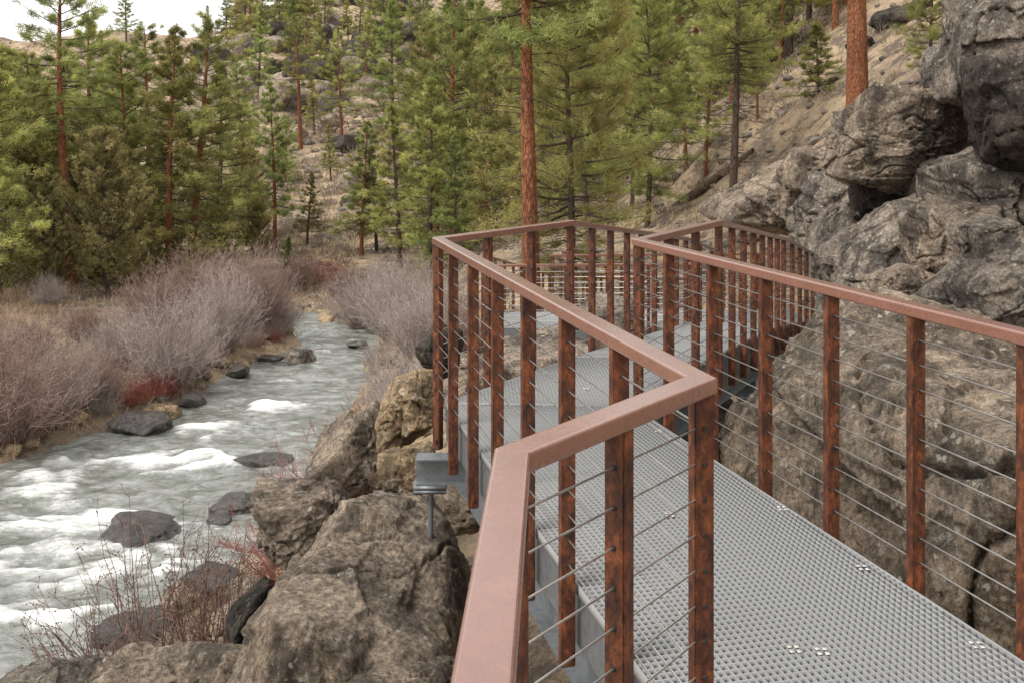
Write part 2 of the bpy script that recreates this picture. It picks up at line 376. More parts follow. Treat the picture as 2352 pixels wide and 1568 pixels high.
# in the river
rock(602, 1062, 21.8, 150, 44, 1.0, 31, 'smooth dark rock in midstream with a pointed right end', 'rock_wet', name='river_rock', cat='rock', fr=.5)
rock(335, 1236, 17.8, 200, 88, 1.6, 332, 'broad wet rock parting the rapids', 'rock_wet', name='river_rock', cat='rock', fr=.6, p=18)
rock(552, 1168, 18.9, 120, 60, .9, 33, 'dark wet rock near the right shore', 'rock_wet', name='river_rock', cat='rock')
rock(692, 824, 31.5, 78, 54, 1.0, 34, 'pale dry rock standing out of the upstream water', 'rock_grey', name='river_rock', cat='rock')
rock(820, 790, 33.8, 50, 14, .6, 35, 'tiny flat rock far upstream', 'rock_wet', name='river_rock', cat='rock', sub=4)
rock(320, 980, 24.0, 150, 56, 1.2, 36, 'grey bank rock at the water edge below the red stems', 'rock_wet', name='river_rock', cat='rock')
rock(365, 950, 25.3, 100, 50, .9, 37, 'tan bank rock behind the grey one', 'rock_tan', name='river_rock', cat='rock')
rock(440, 918, 26.3, 60, 34, .7, 38, 'small bank rock under the rounded willow', 'rock_wet', name='river_rock', cat='rock', sub=4)
rock(545, 850, 29.6, 50, 28, .7, 39, 'small dark shore rock between the red stems and the willow', 'rock_wet', name='river_rock', cat='rock', sub=4)
rock(620, 828, 31.8, 60, 26, .7, 40, 'small rock touching the bank left of the pale dry rock', 'rock_wet', name='river_rock', cat='rock', sub=4)
rock(160, 970, 25.2, 80, 40, .8, 41, 'bank rock half hidden by bare brown shrubs', 'rock_wet', name='river_rock', cat='rock', sub=4)
rock(760, 735, 39, 60, 45, 1.5, 42, 'mossy rock at the far bend of the river', 'rock_tan', name='river_rock', cat='rock', sub=4)
rock(505, 1188, 18.3, 60, 22, .6, 43, 'low wet rock awash beside the right shore', 'rock_wet', name='river_rock', cat='rock', sub=4)
# right side
rock(2210, 1260, 6.3, 980, 1040, 3.0, 551, 'huge speckled boulder outside the right railing', 'rock', sub=7, planes=16, p=22, fr=.9)
rock(1930, 1180, 7.4, 380, 700, 2.0, 52, 'grey shoulder of rock between the ramp and the huge boulder', 'rock_grey', sub=6)
rock(1640, 1010, 9.3, 240, 230, 1.5, 53, 'dark boulder in the gap under the ramp', 'rock_dark', sub=5)  # grey rock coloured near-black: crevice shade under the ramp is in the material
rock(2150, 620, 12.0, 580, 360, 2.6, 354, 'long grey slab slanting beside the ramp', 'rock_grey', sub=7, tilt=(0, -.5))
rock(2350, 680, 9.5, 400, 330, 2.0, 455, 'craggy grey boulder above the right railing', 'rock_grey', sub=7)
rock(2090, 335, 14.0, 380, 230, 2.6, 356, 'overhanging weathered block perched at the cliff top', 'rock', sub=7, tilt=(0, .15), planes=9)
rock(2350, 270, 10.5, 270, 280, 2.2, 57, 'overhang coloured black for its shade in the upper right corner', 'rock_dark', sub=6)  # the overhang's shade is put into the near-black rock colour
rock(2340, 50, 12.5, 320, 480, 2.4, 458, 'tall grey rock face at the top right edge', 'rock_grey', sub=7, tilt=(0, .25))
rock(2290, 450, 11.5, 290, 260, 2.4, 59, 'jagged boulder wedged below the black overhang', 'rock_grey', sub=6)
rock(1930, 500, 17.5, 200, 220, 2.0, 60, 'angular boulder below the perched block', 'rock_grey', sub=6)
rock(1775, 450, 21, 300, 190, 3.0, 361, 'pale broad boulder left of the cliff', 'rock', sub=6)
rock(1990, 640, 15, 230, 310, 2.2, 62, 'smooth sloping boulder close to the ramp railing', 'rock_grey', sub=6)
rock(1860, 390, 19.5, 120, 100, 1.5, 63, 'small block on top of the pale boulder', 'rock', sub=5)
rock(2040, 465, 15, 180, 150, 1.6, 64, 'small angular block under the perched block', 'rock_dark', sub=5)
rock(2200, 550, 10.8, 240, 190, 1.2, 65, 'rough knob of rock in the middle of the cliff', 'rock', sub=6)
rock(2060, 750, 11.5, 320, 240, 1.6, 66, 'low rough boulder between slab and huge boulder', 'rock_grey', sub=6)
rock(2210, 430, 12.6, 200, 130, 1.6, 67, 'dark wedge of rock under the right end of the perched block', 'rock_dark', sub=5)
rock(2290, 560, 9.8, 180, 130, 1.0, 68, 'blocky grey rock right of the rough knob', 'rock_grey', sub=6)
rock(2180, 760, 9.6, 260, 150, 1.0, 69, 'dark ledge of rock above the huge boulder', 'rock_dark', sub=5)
rock(2120, 510, 12.4, 150, 140, 1.2, 70, 'sharp edged brown block left of the rough knob', 'rock', sub=6)
rock(2200, 190, 15.5, 160, 220, 1.6, 71, 'narrow upright rock behind the perched block', 'rock_grey', sub=6)
rock(2080, 660, 10.8, 150, 110, 1.0, 72, 'small cracked block lying on the long slab', 'rock', sub=6)
rng = np.random.default_rng(3)
bp = [rock_mesh(100+q, (1, .9, .75), 5, M[['rock', 'rock_grey', 'rock_tan'][q % 3]]) for q in range(6)]
def drop(me, x, y, s, label, group, sink=.25, cat='rock', name='bank_rock'):
    z = terr(x, y)[0]
    o = obj(name, me, None, (x, y, z+s*(.5-sink)), rng.uniform(0, 6.3)); o.scale = (s, s, s*rng.uniform(.7, 1.1))
    return tag(o, label, cat, group)
for q in range(60):
    y = rng.uniform(9, 40); x = np.interp(y, RY, RX)+abs(rng.normal(0, .9))+.1
    drop(bp[q % 6], x, y, rng.uniform(.15, .4), 'grey brown rock strewn along the right river bank', 'rocks along the right river bank')
for q in range(24):
    y = rng.uniform(21, 40); x = np.interp(y, LY, LX)-abs(rng.normal(0, .6))-.05
    drop(bp[(q*5) % 6], x, y, rng.uniform(.12, .34), 'rock strewn along the left river bank under the shrubs', 'rocks along the left river bank')
for q in range(70):
    y = rng.uniform(8, 34); x = rng.uniform(-2.5, 9) if y > 20 else rng.uniform(-4, .5)
    drop(bp[(q*7) % 6], x, y, rng.uniform(.15, .4), 'rock half buried in the slope under the walkway', 'rocks on the slope under the walkway')
hp = [rock_mesh(130+q, (1, .9, .8), 4, M['rock_dark' if q % 2 else 'rock']) for q in range(4)]
for q in range(280):
    if q < 140: y = rng.uniform(110, 185); px = rng.uniform(480, 1000); s = rng.uniform(.6, 2.8)
    elif q < 235: y = rng.uniform(60, 130); px = rng.uniform(650, 1900); s = rng.uniform(.3, 1.6)
    else: y = rng.uniform(32, 65); px = rng.uniform(1550, 2300); s = rng.uniform(.25, .8)
    drop(hp[q % 4], (px-CX)/F*y, y, s, 'dark lava rock outcrop on the far hillside', 'lava rocks on the far hillside', name='hillside_rock')
def scatter_pts(n, seed, ymin, ymax, pw=1.5, p0=-100, p1=2450):
    r = np.random.default_rng(seed)
    y = ymin+(ymax-ymin)*r.random(n)**pw
    px = r.uniform(p0, p1, n); x = (px-CX)/F*y
    xr = np.interp(y, RY, RX); xl = np.interp(y, LY, LX)
    ok = (x > xr+.3) | (x < xl-.15)
    x = x[ok]; y = y[ok]
    return x, y, terr(x, y)
x, y, z = scatter_pts(3000, 5, 9, 140)
D, Fc = ico(2); r = np.random.default_rng(9); VV = []; FF = []
s = r.uniform(.05, .16, len(x))*np.clip(y/25, .6, 4)
for q in range(len(x)):
    dd = D*(1+.35*(r.random((len(D), 1))-.5))*s[q]*np.array([1, r.uniform(.7, 1), r.uniform(.5, .8)]); VV.append(dd+[x[q], y[q], z[q]]); FF.append(Fc+q*len(D))
tag(obj('scree', np_mesh('scree', np.concatenate(VV), np.concatenate(FF), M['rock_grey'])), 'loose stones littering the dry slopes', 'stones', kind='stuff')
def blades(x, y, z, n, h, spread, w, seed, up=.8):
    r = np.random.default_rng(seed); k = len(x)*n
    bx = np.repeat(np.stack([x, y, z-.03], -1), n, 0); hh = np.repeat(h, n)*r.uniform(.5, 1.1, k)
    off = r.normal(size=(k, 3))*np.repeat(spread, n)[:, None]*.35; off[:, 2] = 0
    d = r.normal(size=(k, 3)); d[:, 2] = np.abs(d[:, 2])+up*2; d /= np.linalg.norm(d, axis=1, keepdims=True)
    sd = np.cross(d, r.normal(size=(k, 3))); sd /= np.linalg.norm(sd, axis=1, keepdims=True)
    W = np.repeat(w, n)[:, None]
    b0 = bx+off; V = np.stack([b0-sd*W, b0+sd*W, b0+d*hh[:, None]], 1).reshape(-1, 3)
    T = np.repeat(np.repeat(r.random(len(x)), n)*.5+r.random(k)*.5, 3)
    return V, np.arange(len(V)).reshape(-1, 3), T
x, y, z = scatter_pts(8000, 6, 12, 120, 1.2)
ds = np.clip(y/30, .7, 3)
V, Q, T = blades(x, y, z, 10, .22*ds, .25*ds, .009*ds, 3)
tag(obj('dry_grass', np_mesh('dry_grass', V, Q, M['grass'], tone=T)), 'straw coloured bunch grass covering the slopes', 'grass', kind='stuff')
x, y, z = scatter_pts(3200, 8, 20, 150, 1.0)
ds = np.clip(y/30, .7, 3.5)
V, Q, T = blades(x, y, z, 36, .45*ds, .55*ds, .011*ds, 4, .3)
tag(obj('low_brush', np_mesh('low_brush', V, Q, M['sage'], tone=T)), 'low brown brush dotted over the slopes', 'brush', kind='stuff')
x, y, z = scatter_pts(1300, 18, 21, 44, 1.0, -120, 1000)
V, Q, T = blades(x, y, z, 40, .42+0*x, .6+0*x, .009+0*x, 14, .45)
tag(obj('bank_thicket', np_mesh('bank_thicket', V, Q, M['thicket'], tone=T)), 'low tangle of dry brown stalks filling the river banks', 'brush', kind='stuff')

# ------------------------------------------------------------------ trees
def pine(seed, H, cb, R, nb, tpb, npt, nl, nw, kind='pine', dead=10, bark='bark', r0=None, leaf='needle', lean=.02):
    r = np.random.default_rng(seed); r0 = r0 or H*.0145
    mseg = 14; t = np.linspace(0, 1, mseg)
    ph = r.uniform(0, 6, 2)
    cx = H*lean*(np.sin(t*3+ph[0])-math.sin(ph[0])); cy = H*lean*(np.sin(t*2.5+ph[1])-math.sin(ph[1]))
    TP = np.stack([cx, cy, -.6+t*(H+.6)], -1); TR = r0*(1-t)**.8+.012; TR[0] *= 1.3; TR[1] *= 1.05
    tv, tq = tubes(TP[None], TR[None], 12)
    BP = []; BR = []; tp = []; td = []; tt = []
    for i in range(nb+dead):
        isdead = i >= nb
        if isdead:
            h = H*r.uniform(max(.1, cb*.35), cb+.2); tf = max((h/H-cb)/(1-cb), 0)
        else:
            tf = ((i+r.random())/nb)**.9; h = H*(cb+(1-cb)*tf*.97)
        if kind == 'pine': pr = (1-tf)**.6*min(1, .5+2.2*tf)+.08
        elif kind == 'cone': pr = (1-tf)**.9+.05
        else: pr = (1-tf)**.6*min(1, .7+2*tf)+.05
        L = R*pr*r.uniform(.5, 1.25)
        if isdead: L = R*r.uniform(.25, .65)
        az = i*2.399+r.normal()*.4
        base = np.array([np.interp(h, TP[:, 2], TP[:, 0]), np.interp(h, TP[:, 2], TP[:, 1]), h])
        if kind == 'juniper': pit = r.uniform(.4, 1.0); curl = .3
        else: pit = -.32+.8*tf+r.normal()*.14; curl = .22
        if isdead: pit = r.uniform(-.35, .25); curl = -.15
        s = np.linspace(0, 1, 5); hd = np.array([math.cos(az), math.sin(az), 0]); sd = np.array([-hd[1], hd[0], 0]); bend = r.normal()*.15
        pts = base+hd*(s*L)[:, None]+sd*(bend*L*s**2)[:, None]+np.array([0, 0, 1])*(L*(pit*s+curl*s**2))[:, None]
        BP.append(pts); rb = (.012+.014*L)*(1 if not isdead else .7); BR.append(rb*(1-s*.85))
        if isdead:
            for q in range(4):
                s0 = r.uniform(.3, .9); p0 = base+hd*s0*L+sd*bend*L*s0**2+np.array([0, 0, L*(pit*s0+curl*s0**2)])
                dv = hd*.5+sd*r.choice([-1, 1])*.8+r.normal(size=3)*.3; s5 = s[:, None]
                BP.append(p0+dv*s5*L*.4); BR.append(rb*.4*(1-s*.8))
            continue
        n = int(tpb*(.3+.9*L/R))
        nc = max(2, int(n/7)); cs = r.uniform(.25, 1, nc)**.8; cl = r.normal(size=nc)*.26*L*(1.15-cs)
        ci = r.integers(0, nc, n)
        ss = np.clip(cs[ci]+r.normal(size=n)*.07, .1, 1.06); la = cl[ci]+r.normal(size=n)*.06*L
        pp = base+hd*(ss*L)[:, None]+sd*(bend*L*ss**2+la)[:, None]
        pp[:, 2] += L*(pit*ss+curl*ss**2)+r.normal(size=n)*.045*L+.05
        for q in range(min(nc, 4)):
            p0 = base+hd*(cs[q]-.25)*L+np.array([0, 0, L*(pit*(cs[q]-.25))]); p1 = base+hd*cs[q]*L+sd*(cl[q])+np.array([0, 0, L*(pit*cs[q]+curl*cs[q]**2)])
            BP.append(p0+(p1-p0)*s[:, None]); BR.append(rb*.35*(1-s*.7))
        tp.append(pp); td.append((hd*.6)[None]+sd*(np.sign(la)*.35)[:, None]+np.array([0, 0, .35]))
        ctone = r.normal(size=nc)*.18
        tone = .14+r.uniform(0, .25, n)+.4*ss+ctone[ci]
        brown = r.random(n) < .05; tone[brown] = 0
        tt.append(tone)
    bv, bq = tubes(np.array(BP), np.array(BR), 3)
    tp = np.concatenate(tp); td = np.concatenate(td); tt = np.clip(np.concatenate(tt), 0, 1)
    k = len(tp)*npt
    b0 = np.repeat(tp, npt, 0); dv = np.repeat(td, npt, 0)+r.normal(size=(k, 3))*.85; dv /= np.linalg.norm(dv, axis=1, keepdims=True)
    sv = np.cross(dv, r.normal(size=(k, 3))); sv /= np.linalg.norm(sv, axis=1, keepdims=True)
    b0 = b0+r.normal(size=(k, 3))*nl*.25
    ln = nl*r.uniform(.6, 1.15, k)[:, None]
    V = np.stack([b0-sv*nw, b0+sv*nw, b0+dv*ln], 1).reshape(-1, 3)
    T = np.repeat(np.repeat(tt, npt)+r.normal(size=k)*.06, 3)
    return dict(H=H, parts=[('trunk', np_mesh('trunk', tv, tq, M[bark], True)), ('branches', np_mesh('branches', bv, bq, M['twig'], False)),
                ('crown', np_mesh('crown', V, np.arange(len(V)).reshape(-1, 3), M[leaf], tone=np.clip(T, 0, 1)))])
PR = {
 'tall': pine(1, 19, .42, 3.4, 58, 40, 11, .27, .018, dead=22),
 'tall2': pine(2, 18, .3, 3.7, 70, 42, 11, .27, .018, dead=16),
 'full': pine(3, 15, .1, 3.9, 86, 46, 11, .27, .019, dead=12),
 'full2': pine(4, 14, .12, 3.6, 86, 46, 11, .26, .019, kind='cone', dead=10, bark='bark_grey'),
 'full3': pine(7, 15, .22, 3.4, 80, 44, 11, .26, .019, kind='cone', dead=14),
 'slim': pine(5, 13, .2, 2.6, 74, 36, 11, .25, .019, kind='cone', dead=14, bark='bark_grey'),
 'small': pine(6, 5, .03, 1.5, 64, 30, 11, .18, .014, kind='cone', dead=0, bark='bark_grey'),
 'juniper': pine(8, 9, .02, 2.8, 110, 48, 12, .16, .018, kind='juniper', dead=4, bark='bark_grey', leaf='juniper'),
 'juniper2': pine(9, 10, .02, 2.4, 110, 46, 12, .16, .018, kind='juniper', dead=4, bark='bark_grey', leaf='juniper'),
 'near': pine(10, 16, .58, 3.4, 60, 90, 11, .23, .01, dead=44, r0=.31, lean=.008),
 'near2': pine(11, 14, .14, 3.3, 90, 90, 11, .23, .01, dead=34, bark='bark_grey', r0=.15),
 'snaggy': pine(12, 16, .42, 3.4, 65, 90, 11, .22, .01, dead=90, bark='bark_grey', r0=.22),
 'giant': pine(13, 26, .55, 3.8, 55, 60, 11, .25, .011, dead=10, r0=.56, lean=.005),
}
trng = random.Random(4)
def tree(px, Y, ytop, proto, label, group=None, name='pine_tree', rz=None, ws=1.0):
    x = (px-CX)/F*Y; z = terr(x, Y)[0]
    ztop = EYE+(HY-ytop)/F*Y; h = max(ztop-z, 2.0); s = h/PR[proto]['H']
    root = thing(name, label, 'tree', (x, Y, z-.1), trng.uniform(0, 6.28) if rz is None else rz, group)
    root.scale = (s*ws, s*ws, s)
    for n, me in PR[proto]['parts']: obj(n, me, root)
    return root
T1 = 'pine tree in the dense stand on the left river bank'; G1 = 'pines in the dense stand on the left bank'
tree(170, 43, -110, 'tall', 'tall pine with thin bare orange trunk at the left of the photo', ws=1.15)
tree(398, 43, 45, 'full3', 'pine with orange trunk rising behind the rounded willow', ws=1.05)
tree(436, 44.5, 30, 'tall2', 'leaning pine close beside the orange trunked one on the left bank', ws=1.1)
for a in [(60, 44, 110, 'full'), (-10, 36, 90, 'full3'), (-60, 41, 90, 'full'), (105, 52, 130, 'tall2'), (300, 47, 90, 'full'), (350, 52, 50, 'tall2'), (490, 54, 130, 'full2'), (20, 50, 130, 'full2'), (225, 50, 20, 'full3'), (-120, 48, 90, 'full'),
          (150, 60, 130, 'full'), (270, 62, 120, 'full3'), (390, 66, 110, 'tall'), (60, 64, 150, 'full3'), (550, 68, 230, 'full3'), (120, 47, 260, 'full'), (290, 46, 260, 'full2')]:
    tree(*a, T1, G1, ws=1.12)
J1 = 'dense olive juniper in the left bank thicket'; GJ = 'junipers in the left bank thicket'
for a in [(250, 38, 290, 'juniper'), (130, 41, 370, 'juniper2'), (55, 43, 320, 'juniper'), (320, 42, 400, 'juniper2'), (210, 48, 240, 'juniper2'), (565, 60, 330, 'juniper2'), (500, 48, 420, 'juniper'), (0, 38, 420, 'juniper'), (590, 55, 450, 'juniper'), (90, 38, 500, 'juniper2')]:
    tree(*a, J1, GJ, name='juniper_tree')
tree(630, 58, 180, 'full3', 'slender pine standing alone beyond the river bend', ws=.9)
tree(662, 48, 540, 'small', 'small bright green young pine beside the river bend')
tree(705, 60, 390, 'slim', 'short pine on the grassy rise past the river bend', ws=1.2)
tree(830, 56, 270, 'full3', 'pine with two thin stems above the far right bank', ws=1.1)
tree(865, 57, 330, 'slim', 'slim pine next to the two stemmed pine above the far right bank', ws=1.2)
tree(920, 52, 230, 'slim', 'pine with bare lower trunk behind the right bank willows', ws=1.2)
tree(985, 47, 170, 'full2', 'leafy pine just left of the railing corner')
tree(1045, 50, -40, 'full', 'big bushy pine rising above the railing corner')
T2 = 'pine tree in the green mass behind the walkway'; G2 = 'pines in the mass behind the walkway'
for a in [(1000, 62, 30, 'full'), (1100, 56, 40, 'full'), (1140, 46, 150, 'full2'), (1170, 60, -20, 'full'), (1350, 44, 60, 'full2'), (1400, 52, -40, 'full'), (1300, 55, -60, 'full'), (1450, 60, -40, 'full3'), (1540, 52, -60, 'full'), (1640, 48, -40, 'full2'), (1250, 38, 60, 'full2'), (1740, 50, -100, 'full3'),
          (1040, 42, 300, 'full2'), (1120, 40, 260, 'full'), (1500, 66, -80, 'full'), (1700, 66, -80, 'full'), (1850, 62, -120, 'full'), (1230, 74, -60, 'full'),
          (1790, 42, -140, 'tall2'), (1900, 50, -160, 'full3'), (1740, 36, 20, 'tall2'), (1620, 36, 60, 'tall2')]:
    tree(*a, T2, G2)
tree(690, 95, 30, 'tall', 'tall pine with bare trunk on the open hillside, left of two', ws=1.2)
tree(785, 96, 70, 'tall2', 'tall pine with bare trunk on the open hillside, right of two', ws=1.1)
tree(722, 99, 170, 'slim', 'small pine between the two bare trunked hillside pines')
tree(1225, 22, -420, 'near', 'straight pine with red brown trunk directly behind the walkway')
tree(1315, 25, -260, 'near2', 'bushy pine with drooping boughs right of the red brown trunk', ws=.85)
tree(1485, 34, -60, 'near2', 'dark trunked pine above the second railing peak')
tree(1452, 38, 120, 'slim', 'thin pine left of the dark trunked pine')
tree(1577, 39, 60, 'full3', 'thin trunked pine on the tan slope')
tree(1680, 30, -230, 'snaggy', 'pine with tangled dead lower branches above the pale boulder')
tree(1880, 33, 40, 'small', 'young light green pine behind the cliff rocks', ws=1.3)
tree(1970, 25, -900, 'giant', 'thick orange trunk of a giant pine above the cliff', rz=1.0)
tree(1800, 46, -60, 'full3', 'pine on the slope between the snaggy pine and the young pine')
tree(2135, 24, -160, 'near2', 'pine overhanging the perched block at the upper right')
tree(2060, 44, -60, 'full2', 'pine far up the slope behind the giant trunk')
tree(2230, 30, -300, 'near2', 'pine behind the tall rock face at the top right')
tree(2100, 34, -200, 'snaggy', 'pine with bare dead branches behind the perched block')
hr = np.random.default_rng(12); names = ['slim', 'full2', 'full3', 'full', 'tall2']
def hill_tree(px, Y, h, p):
    x = (px-CX)/F*Y; z = terr(x, Y)[0]; yt = HY-(z+h-EYE)/Y*F
    tree(px, Y, yt, p, 'distant pine scattered on the far hillside', 'distant pines on the far hillside')
for q in range(66):
    Y = hr.uniform(72, 175); px = hr.uniform(540, 1950)
    if 580 < px < 930 and (Y < 140 or q % 2): px = hr.uniform(970, 1600)
    hill_tree(px, Y, hr.uniform(8, 15), names[q % 5])
for px, Y, h in ((740, 125, 9), (905, 100, 14), (840, 122, 10), (760, 84, 5), (590, 115, 11), (655, 84, 6), (665, 135, 9)):
    hill_tree(px, Y, h, names[int(px+Y) % 4])
for px in (560, 600, 480, 520, 640, 665, 745, 800, 590, 850, 290, 720, 900, 940, 540):
    hill_tree(px, hr.uniform(150, 180), hr.uniform(7, 11), names[int(px) % 5])
for q in range(26):
    Y = hr.uniform(38, 62); px = hr.uniform(1650, 2330)
    hill_tree(px, Y, hr.uniform(6, 13), names[(q*3) % 5])
# ------------------------------------------------------------------ shrubs
def shrub(seed, H, R, ns, tw, mat, r0=.008, fan=.8, buds=False, twl=.3):
    r = np.random.default_rng(seed)
    az = r.uniform(0, 2*PI, ns); out = r.random(ns)**.6
    base = np.stack([np.cos(az), np.sin(az), 0*az], -1)*(R*.2*out)[:, None]
    s = np.linspace(0, 1, 5)[None, :, None]
    Hh = H*r.uniform(.6, 1.05, ns)*(1-.5*out**2.2)
    hd = np.stack([np.cos(az), np.sin(az), 0*az], -1)
    P = base[:, None, :]+hd[:, None, :]*(R*out)[:, None, None]*(s**1.1)*fan+np.array([0, 0, 1])*Hh[:, None, None]*s
    P = P+r.normal(size=P.shape)*.03*H*s
    RR = r0*(1-.8*s[..., 0])*np.ones((ns, 1))
    v1, q1 = tubes(P, RR, 3); t1 = np.repeat(r.random(ns)*.6, 5*3)
    k = ns*tw; idx = np.repeat(np.arange(ns), tw); sp = r.uniform(.25, .98, k); f = sp*4; a = np.minimum(f.astype(int), 3); w = (f-a)[:, None]
    p0 = P[idx, a]*(1-w)+P[idx, a+1]*w
    d = hd[idx]*.5+np.array([0, 0, .7])+r.normal(size=(k, 3))*.7; d /= np.linalg.norm(d, axis=1, keepdims=True)
    s4 = np.linspace(0, 1, 3)[None, :, None]; L = H*twl*r.uniform(.4, 1, k)*(1.15-sp*.7)
    P4 = p0[:, None]+d[:, None]*L[:, None, None]*s4+np.array([0, 0, 1])*(.15*L)[:, None, None]*s4**2+r.normal(size=(k, 3, 3))*.01*H*s4
    v2, q2 = tubes(P4, r0*.5*(1-.6*s4[..., 0])*np.ones((k, 1)), 3); t2 = np.repeat(.35+.65*r.random(k), 3*3)
    Vv = np.concatenate([v1, v2]); Qq = np.concatenate([q1, q2+len(v1)]); T = np.concatenate([t1, t2])
    me = np_mesh('stems', Vv, Qq, M[mat], tone=T); bm_ = None
    if buds:
        Db, Fb = ico(1); n = len(P4)*2; pp = np.concatenate([P4[:, -1], P4[:, 1]]); sz = r.uniform(.005, .0095, n)
        Vb = (pp[:, None]+Db[None]*sz[:, None, None]).reshape(-1, 3); Fq = (np.arange(n)[:, None, None]*len(Db)+Fb[None]).reshape(-1, 3)
        bm_ = np_mesh('buds', Vb, Fq, M['bud'])
    return dict(H=H, me=me, buds=bm_)
m, nt, out = new_mat('dry_buds'); principled(nt, out, (.14, .085, .065), .9); M['bud'] = m
SH = {
 'w1': shrub(1, 3, 1.8, 280, 12, 'willow', .0095, twl=.24), 'w2': shrub(2, 3, 1.6, 240, 12, 'willow', .0095, twl=.24), 'b1': shrub(3, 3, 1.7, 240, 11, 'willow_b', .0105, twl=.24),
 'b2': shrub(4, 2.6, 1.6, 220, 11, 'willow_b', .0105, twl=.24), 'r1': shrub(5, 1.3, 1.1, 90, 7, 'dogwood', .008), 'r2': shrub(6, 1.1, .8, 80, 7, 'dogwood', .0055),
 'n1': shrub(7, 1.9, 1.3, 48, 7, 'sapling', .0085, buds=True, twl=.2), 'n2': shrub(8, 1.6, 1.0, 34, 7, 'sapling', .008, buds=True, twl=.2), 'w3': shrub(9, 1.6, 1.0, 90, 8, 'willow', .006)}
def bush(px, Y, h, p, label, name='willow_shrub', cat='shrub', group=None, w=1.0, dz=0):
    x = (px-CX)/F*Y; z = terr(x, Y)[0]; s = h/SH[p]['H']
    if SH[p]['buds']:
        o = thing(name, label, cat, (x, Y, z-.05+dz), trng.uniform(0, 6.28), group)
        obj('stems', SH[p]['me'], o); obj('buds', SH[p]['buds'], o)['kind'] = 'stuff'
    else:
        o = tag(obj(name, SH[p]['me'], None, (x, Y, z-.05+dz), trng.uniform(0, 6.28)), label, cat, group)
    o.scale = (s*w, s*w, s); return o
bush(390, 27.0, 3.0, 'w1', 'rounded pale grey willow leaning over the left bank')
bush(270, 28.0, 2.0, 'w2', 'grey willow directly left of the rounded pale one')
bush(505, 31.0, 3.0, 'w2', 'tall pinkish willow behind the rounded pale one')
bush(580, 34.0, 3.3, 'b1', 'tall pinkish brown willow nearest the river bend')
bush(640, 34.6, 1.8, 'w1', 'low willow spilling toward the pale dry rock')
bush(450, 35, 3.0, 'b2', 'brown willow half hidden behind the rounded pale one')
bush(30, 22.4, 3.0, 'b1', 'dark bare shrub rising from the water at the left edge', w=1.2)
bush(145, 24.0, 2.1, 'w2', 'brown bare shrub second from the left edge', w=1.0)
bush(225, 25.0, 1.6, 'b1', 'thin grey shrub above the grey bank rock', w=1.1)
LB = 'bare shrub in the brown thicket on the left bank'; GB = 'bare shrubs in the left bank thicket'
for a in [(70, 28, 1.7, 'b1'), (190, 31, 1.5, 'b2'), (350, 33, 2.3, 'b2'), (520, 38, 2.8, 'b1'), (610, 39, 2.4, 'b2'), (-40, 25, 2.4, 'b2'), (110, 36, 1.4, 'w2')]:
    bush(*a, LB, group=GB)
for q, Y in enumerate((22.2, 24.6, 28.2, 29.6, 32.2, 33.6)):
    x = np.interp(Y, LY, LX)-.5; bush(CX+x/Y*F, Y, (1.0, .9, 1.2, .9)[q % 4], ('b2', 'w3', 'b1')[q % 3], 'low bare shrub rooted at the left water line', group='low shrubs along the left water line', w=1.15)
for px, Y, h in [(300, 25.4, .8), (345, 26.0, .95), (385, 26.6, .8), (590, 32.6, .6), (630, 33.4, .5)]:
    bush(px, Y, h, 'r1', 'red stemmed dogwood clump low on the left bank', 'dogwood_shrub', group='red dogwoods on the left bank')
bush(730, 47, 1.8, 'r1', 'reddish shrub clump at the far river bend', 'dogwood_shrub', w=1.3)
bush(690, 45, 2.0, 'b2', 'brown shrub at the far end of the river')
bush(835, 37, 2.5, 'w1', 'large pale willow on the far right bank', w=1.2)
bush(905, 33, 2.7, 'w2', 'large grey willow on the right bank left of the railing corner', w=1.1)
bush(965, 28, 2.5, 'w1', 'grey willow touching the railing corner')
bush(900, 24.5, 1.7, 'w3', 'fine pale willow overhanging the water')
bush(935, 20, 1.9, 'w1', 'pale willow right above the squared boulder')
RB = 'pale bare willow in the right bank thicket'; GR = 'willows in the right bank thicket'
for a in [(880, 41, 2.3, 'w2'), (950, 38, 2.4, 'w1'), (790, 42, 1.9, 'b2'), (1020, 30, 2.3, 'w2'), (870, 29, 1.3, 'w3'), (1060, 26, 2.0, 'b2')]:
    bush(*a, RB, group=GR)
bush(770, 16.0, 1.7, 'w3', 'thin pinkish twigs behind the upright boulder', w=1.2)
bush(815, 11.6, 1.6, 'r2', 'red twigs rising left of the squared boulder', 'dogwood_shrub')
bush(775, 8.8, .7, 'r2', 'red twigs between the rounded boulder and the upright boulder', 'dogwood_shrub', dz=.75, w=2.0)
bush(700, 11.0, 1.4, 'r2', 'sparse reddish twigs at the water side', 'dogwood_shrub')
bush(345, 10.2, 2.2, 'n1', 'leafless budded shrub in the lower left beside the river', dz=.25)
bush(455, 10.0, 1.9, 'n2', 'leafless budded shrub right of the largest one by the river', dz=.2)
bush(235, 10.4, 1.7, 'n2', 'small leafless shrub left of the largest one by the river', dz=.2)
bush(530, 10.6, 1.6, 'n2', 'leafless shrub against the rounded boulder')
a = at(1525, 500, 36); b_ = at(1730, 345, 33)
s = np.linspace(0, 1, 6)[:, None]; v, q = tubes((a+(b_-a)*s)[None], np.array([[.2, .19, .17, .15, .12, .08]]), 10)
tag(obj('fallen_log', np_mesh('fallen_log', v, q, M['bark_grey'], True)), 'fallen log lying across the tan slope', 'log')

